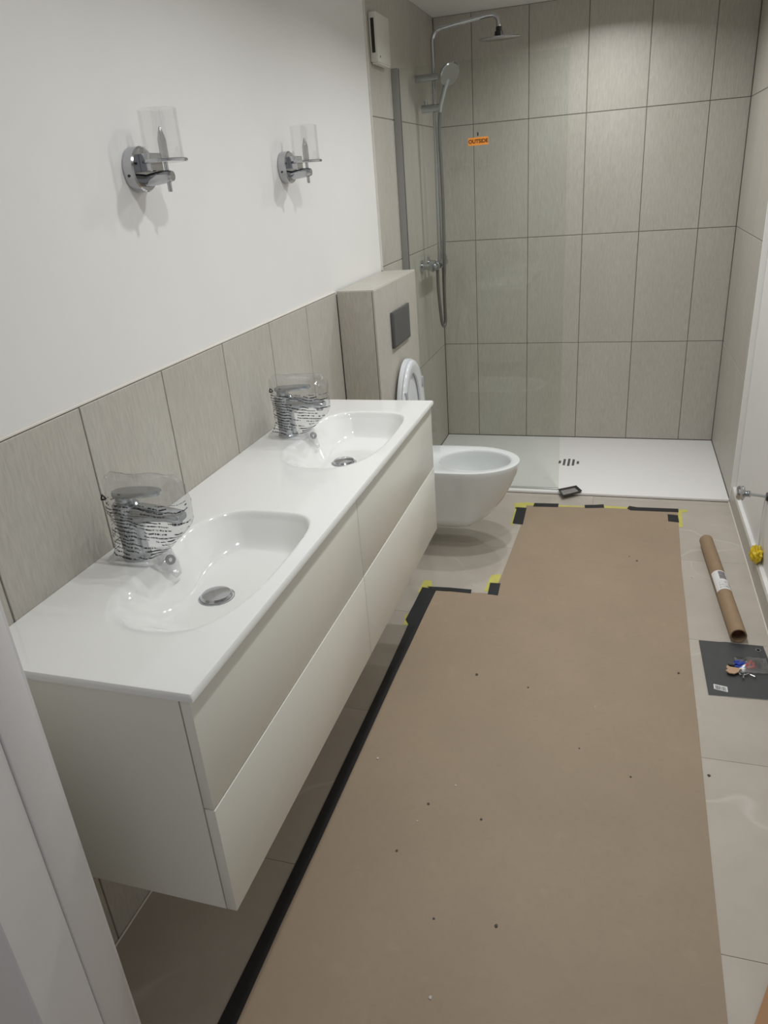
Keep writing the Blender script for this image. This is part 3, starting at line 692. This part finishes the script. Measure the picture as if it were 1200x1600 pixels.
# crumbs
cr = [(0.63, 2.1, 0, 1.3), (0.806, 2.065, 0, 0.7), (1.277, 2.235, 0, 1.1), (0.835, 1.2, 0, 1.0), (0.603, 1.513, 0, 0.9), (0.751, 1.492, 0, 0.8), (0.56, 1.346, 0, 0.8), (1.155, 3.007, 0, 1.0), (1.124, 3.044, 0, 0.6), (0.416, 1.648, 1, 1.0), (0.661, 1.594, 1, 0.8), (0.728, 1.009, 1, 0.9), (0.588, 1.449, 1, 0.7), (1.292, 3.35, 1, 0.7), (1.021, 2.011, 1, 0.6), (0.983, 1.813, 0, 0.6), (1.125, 1.729, 0, 0.7), (1.33, 1.781, 0, 1.1), (1.365, 2.902, 1, 0.9), (0.694, 1.185, 0, 0.7)]
for px_, py_, lt, sz in cr:
    p = Vector((px_, py_, 0.0))
    z0 = 0.0018 if p.x < 1.30 else 0.0003
    m = MB(); bmesh.ops.create_icosphere(m.bm, subdivisions=1, radius=0.0045*sz)
    for v in m.bm.verts: v.co = Vector((v.co.x*random.uniform(0.7, 1.3), v.co.y*random.uniform(0.7, 1.3), max(v.co.z*0.5, -0.0012*sz))) + Vector((p.x, p.y, z0 + 0.0012*sz))
    m.build('debris_crumb', M['crumb_light' if lt else 'crumb_dark'], loc=(p.x, p.y, z0), label='tiny pale crumb of building debris on the floor' if lt else 'tiny dark crumb of building debris on the floor', cat='crumb', group='pale debris crumbs' if lt else 'dark debris crumbs')

# ------------------------------------------------------------------ things lying on the right
# cardboard tube
A_, B_ = Vector((1.440, 3.190, 0.030)), Vector((1.481, 2.452, 0.030)); R_ = 0.0272
ax = (B_ - A_).normalized(); u = Vector((0, 0, 1)); w = ax.cross(u).normalized()
def tring(s_, r, a0=0, a1=2*PI, n=32, full=True):
    c_ = A_.lerp(B_, s_); return [c_ + (u*math.cos(a0+(a1-a0)*k/(n if full else n-1)) + w*math.sin(a0+(a1-a0)*k/(n if full else n-1)))*r for k in range(n)]
t = empty('cardboard_tube', (1.46, 2.82, 0.0), 'long brown cardboard tube with a white label lying on the floor', 'tube')
MB().loft([tring(0.06, R_ - 0.004), tring(0.0, R_ - 0.004), tring(0.0, R_), tring(0.3, R_), tring(0.6, R_), tring(1.0, R_), tring(1.0, R_ - 0.004), tring(0.93, R_ - 0.004)], False, False).build('tube_body', M['cardboard'], t)
MB().loft([tring(0.945, 0.001), tring(0.945, R_ - 0.0045), tring(0.95, R_ - 0.0045), tring(0.952, 0.001)], True, True).build('end_plug', plain('reddish_plug', (0.16, 0.05, 0.03), 0.7, var=0.3), t)
MB().loft([tring(0.05, 0.001), tring(0.05, R_ - 0.0045), tring(0.055, R_ - 0.0045)], True, True).build('end_plug', bpy.data.materials['reddish_plug'], t)
lb = MB().loft([tring(s_, R_ + 0.0006, -1.9, 1.3, 20, False) for s_ in (0.43, 0.53, 0.625)], False, False, closed=False).build('label', M['white_paper'], t)
MB().loft([tring(s_, R_ + 0.0009, -0.7, 0.25, 8, False) for s_ in (0.44, 0.52)], False, False, closed=False).build('printed_block', plain('grey_print', (0.22, 0.20, 0.22), 0.6, var=0.25, scale=90), lb)
MB().loft([tring(s_, R_ + 0.0009, -1.6, 0.6, 14, False) for s_ in (0.54, 0.61)], False, False, closed=False).build('printed_lines', M['tube_label'], lb)
# dark leaflet under small fittings
t = empty('leaflet', (1.46, 2.29, 0.0), 'dark grey folded leaflet with barcode lying on the floor', 'leaflet')
def leaf(z, off):
    m = MB(); nx, ny = 12, 8; V = []
    P00, P10, P11, P01 = Vector((1.360, 2.140)), Vector((1.578, 2.152)), Vector((1.560, 2.446)), Vector((1.355, 2.444))
    for j in range(ny + 1):
        row = []
        for i in range(nx + 1):
            s_, q_ = i/nx, j/ny; p = (P00*(1-s_)+P10*s_)*(1-q_) + (P01*(1-s_)+P11*s_)*q_
            h = z + 0.0035*math.exp(-((s_-0.45)/0.10)**2)*(0.4 + 0.6*q_) + off*s_*(1-q_)
            row.append((p.x + off*0.4, p.y - off*0.5, h))
        V.append(row)
    top = [[m.bm.verts.new(c_) for c_ in r] for r in V]; bot = [[m.bm.verts.new((c_[0], c_[1], c_[2]-0.0006)) for c_ in r] for r in V]
    for j in range(ny):
        for i in range(nx):
            m.bm.faces.new((top[j][i], top[j][i+1], top[j+1][i+1], top[j+1][i])); m.bm.faces.new((bot[j][i], bot[j+1][i], bot[j+1][i+1], bot[j][i+1]))
    for i in range(nx):
        m.bm.faces.new((top[0][i], bot[0][i], bot[0][i+1], top[0][i+1])); m.bm.faces.new((top[ny][i], top[ny][i+1], bot[ny][i+1], bot[ny][i]))
    for j in range(ny):
        m.bm.faces.new((top[j][0], top[j+1][0], bot[j+1][0], bot[j][0])); m.bm.faces.new((top[j][nx], bot[j][nx], bot[j+1][nx], top[j+1][nx]))
    return m
leaf(0.0008, 0.0012).build('inner_page', M['white_paper'], t)
leaf(0.0026, 0.0).build('cover', M['leaflet'], t)
bs = MB().prism([(1.379, 2.172), (1.419, 2.163), (1.4195, 2.190), (1.3795, 2.198)], 0.0027, 0.0032).build('barcode_label', M['white_paper'], t, smooth=0)
m = MB(); x = 1.384
while x < 1.414:
    wd = random.choice([0.0007, 0.0012, 0.002]); q = -(x - 1.38) * 0.21
    m.prism([(x, 2.174 + q), (x + wd, 2.174 + q), (x + wd, 2.193 + q), (x, 2.193 + q)], 0.0032, 0.0034); x += wd + random.choice([0.0008, 0.0014, 0.002])
m.build('barcode', M['black_ink'], bs, smooth=0)
m = MB()
for k in range(2): m.lathe([(0.009 - 0.004*k, 0.0028), (0.009 - 0.004*k, 0.0031)], (1.541, 2.418, 0), seg=16)
m.build('round_logo', plain('grey_logo', (0.16, 0.165, 0.165), 0.6), t, smooth=0)
# pouch with plugs, loose fittings
ZL = 0.0062
t = empty('zip_pouch', (1.50, 2.32, ZL), 'clear zip pouch lying on the dark leaflet', 'pouch')
m = MB(); n = 16; V = []
for j in range(9):
    row = []
    for i in range(n + 1):
        s_, q_ = i/n, j/8; px, py = 1.458 + 0.098*s_, 2.268 + 0.085*q_ + 0.010*s_
        e = math.sin(PI*min(1, s_*1.3 if s_ < 0.77 else 1)) * math.sin(PI*q_)
        row.append((px, py, ZL + 0.013*max(0, e) + 0.003*noise.noise(Vector((px*60, py*60, 2))) + 0.003))
    V.append(row)
m.loft(V, False, False, closed=False); m.build('pouch_film', clear('pouch_film', (0.88, 0.88, 0.88), rough=0.15, bump=(60, 1.0), extra=0.16), t, smooth=180)
for k, (x, y, a_) in enumerate([(1.470, 2.325, 0.3), (1.462, 2.312, 0.15), (1.475, 2.305, 0.5), (1.468, 2.296, 0.1)]):
    d = Vector((math.cos(a_), math.sin(a_), 0))*0.016; p = Vector((x, y, ZL + 0.0052 + (0.006 if k == 2 else 0)))
    MB().tube([p-d, p-d*0.6, p+d*0.7, p+d], [0.0035, 0.0048, 0.0046, 0.003], 8).build('wall_plug', M['blue'], loc=(x, y, ZL), label='blue plastic wall plug in the small heap on the dark leaflet', cat='wall plug', group='blue wall plugs on the leaflet')
for k, (x, y, a_) in enumerate([(1.502, 2.325, 1.1), (1.496, 2.309, 0.9), (1.510, 2.312, 1.4), (1.503, 2.298, 0.4)]):
    d = Vector((math.cos(a_), math.sin(a_), 0))*0.015; p = Vector((x, y, ZL + 0.0052 + (0.005 if k == 1 else 0)))
    MB().tube([p-d, p-d*0.6, p+d*0.7, p+d], [0.0035, 0.0048, 0.0046, 0.003], 8).build('wall_plug', M['red'], loc=(x, y, ZL), label='red plastic wall plug inside the clear zip pouch', cat='wall plug', group='red wall plugs in the pouch')
for x, y, a_, lb_ in [(1.462, 2.262, 1.9, 'steel screw lying nearest the torn cardboard scrap'), (1.474, 2.250, 1.4, 'longest steel screw pointing toward the camera below the blue plugs'), (1.486, 2.262, 0.7, 'steel screw in the middle of the loose fittings'), (1.500, 2.256, 2.5, 'steel screw at the right end of the loose fittings')]:
    d = Vector((math.cos(a_), math.sin(a_), 0.0)); p = Vector((x, y, ZL + 0.004)); Ls = 0.026 if 'longest' in lb_ else 0.018
    t = empty('screw', (x, y, ZL), lb_, 'screw', 'screws on the leaflet')
    MB().tube([p - d*Ls*0.5, p + d*Ls*0.4, p + d*Ls*0.5], [0.0023, 0.0021, 0.0004], 8).build('shaft', M['steel'], t)
    MB().tube([p - d*(Ls*0.5+0.003), p - d*(Ls*0.5+0.0022), p - d*Ls*0.5], [0.0036, 0.0046, 0.0024], 10).build('head', M['steel'], t)
m = MB(); m.prism([(1.421, 2.262), (1.432, 2.250), (1.446, 2.249), (1.460, 2.262), (1.468, 2.281), (1.452, 2.284), (1.437, 2.285), (1.429, 2.293), (1.425, 2.281), (1.429, 2.272)], ZL + 0.006, ZL + 0.0095)
m.build('cardboard_scrap', kraft_mat('scrap_board', (0.52, 0.34, 0.21)), loc=(1.445, 2.27, ZL + 0.006), smooth=0, label='torn piece of brown cardboard on the dark leaflet', cat='cardboard')
MB().tube([(1.433, 2.302, ZL + 0.008), (1.452, 2.300, ZL + 0.008)], [0.008, 0.006], 12).build('dark_plug', M['dark_grey'], loc=(1.443, 2.301, ZL), label='small dark plastic plug behind the torn cardboard scrap', cat='plug')
# dark dish on the tray edge
t = empty('small_dish', (0.83, 3.69, 0.016), 'small dark metal dish standing on the front edge of the shower tray', 'dish')
P = [Vector((0.770, 3.695, 0)), Vector((0.800, 3.615, 0)), Vector((0.893, 3.690, 0)), Vector((0.860, 3.757, 0))]
cd = sum(P, Vector()) / 4
def dring(g, z): return [cd + (p - cd)*g + Vector((0, 0, z)) for p in P]
MB().loft([dring(0.82, 0.0160), dring(0.86, 0.0155), dring(1.0, 0.028), dring(0.97, 0.029), dring(0.80, 0.0185), dring(0.5, 0.0184)], True, False).build('rim', plain('dark_dish', (0.045, 0.043, 0.042), 0.4), t, smooth=0)
MB().loft([dring(0.01, 0.0186), dring(0.78, 0.0186), dring(0.78, 0.0200), dring(0.01, 0.0200)], True, True).build('dish_plate', plain('dish_steel', (0.45, 0.44, 0.43), 0.35, metal=0.6, var=0.15), t, smooth=0)
# pipe stub with chrome valve, yellow wrap hanging from it
t = empty('pipe_valve', (XP, 2.985, 0.337), 'chrome valve on a thin pipe sticking out of the white right wall', 'valve')
MB().tube([(XP, 2.985, 0.333), (1.53, 2.985, 0.343)], 0.0055, 14).build('pipe', M['chrome_dull'], t)
MB().lathe([(0.012, 0), (0.013, 0.004), (0.010, 0.006), (0.013, 0.010), (0.010, 0.012), (0.013, 0.016), (0.012, 0.021)], (1.530, 2.985, 0.342), axis='x', seg=20).build('collar', M['chrome_dull'], t)
MB().lathe([(0.020, -0.004), (0.026, 0.0), (0.029, 0.006), (0.027, 0.014), (0.029, 0.019), (0.024, 0.024)], (1.505, 2.985, 0.344), axis='x', seg=28).build('handwheel', M['chrome'], t)
MB().lathe([(0.016, -0.006), (0.018, -0.002), (0.018, 0.0)], (XP, 2.985, 0.333), axis='x', seg=20).build('wall_flange', M['black'], t)
t = empty('yellow_wrap', (1.603, 2.985, 0.080), 'crumpled yellow plastic wrap hanging by cords above the skirting', 'wrap')
m = MB(); bmesh.ops.create_icosphere(m.bm, subdivisions=4, radius=1.0)
for v in m.bm.verts:
    c_ = v.co.copy(); k = 1 + 0.30*noise.noise(c_*2.2) + 0.16*noise.noise(c_*6)
    v.co = Vector((1.591 + c_.x*0.022*k, 2.925 + c_.y*0.040*k, max(0.0815, 0.113 + c_.z*0.033*k)))
m.build('crumpled_plastic', M['yellow'], t, smooth=60)
for k, dx in enumerate((0.0, 0.006, -0.007)):
    MB().tube(smooth_path([(1.606, 2.985 + dx*0.5, 0.330), (1.603 + dx*0.2, 2.985 + dx, 0.24), (1.600 + dx*0.3, 2.955 + dx, 0.17), (1.596 + dx*0.3, 2.93, 0.13)], 5), 0.0011, 6).build('cord', M['cable'], t)
# brown board at the lower right
MB().prism([(1.352, 1.112), (1.420, 1.275), (1.575, 1.20), (1.49, 1.03)], 0.0003, 0.006).build('brown_board', M['board'], loc=(1.46, 1.15, 0.0), smooth=0, label='orange-brown board corner lying on the floor at the lower right edge', cat='board')
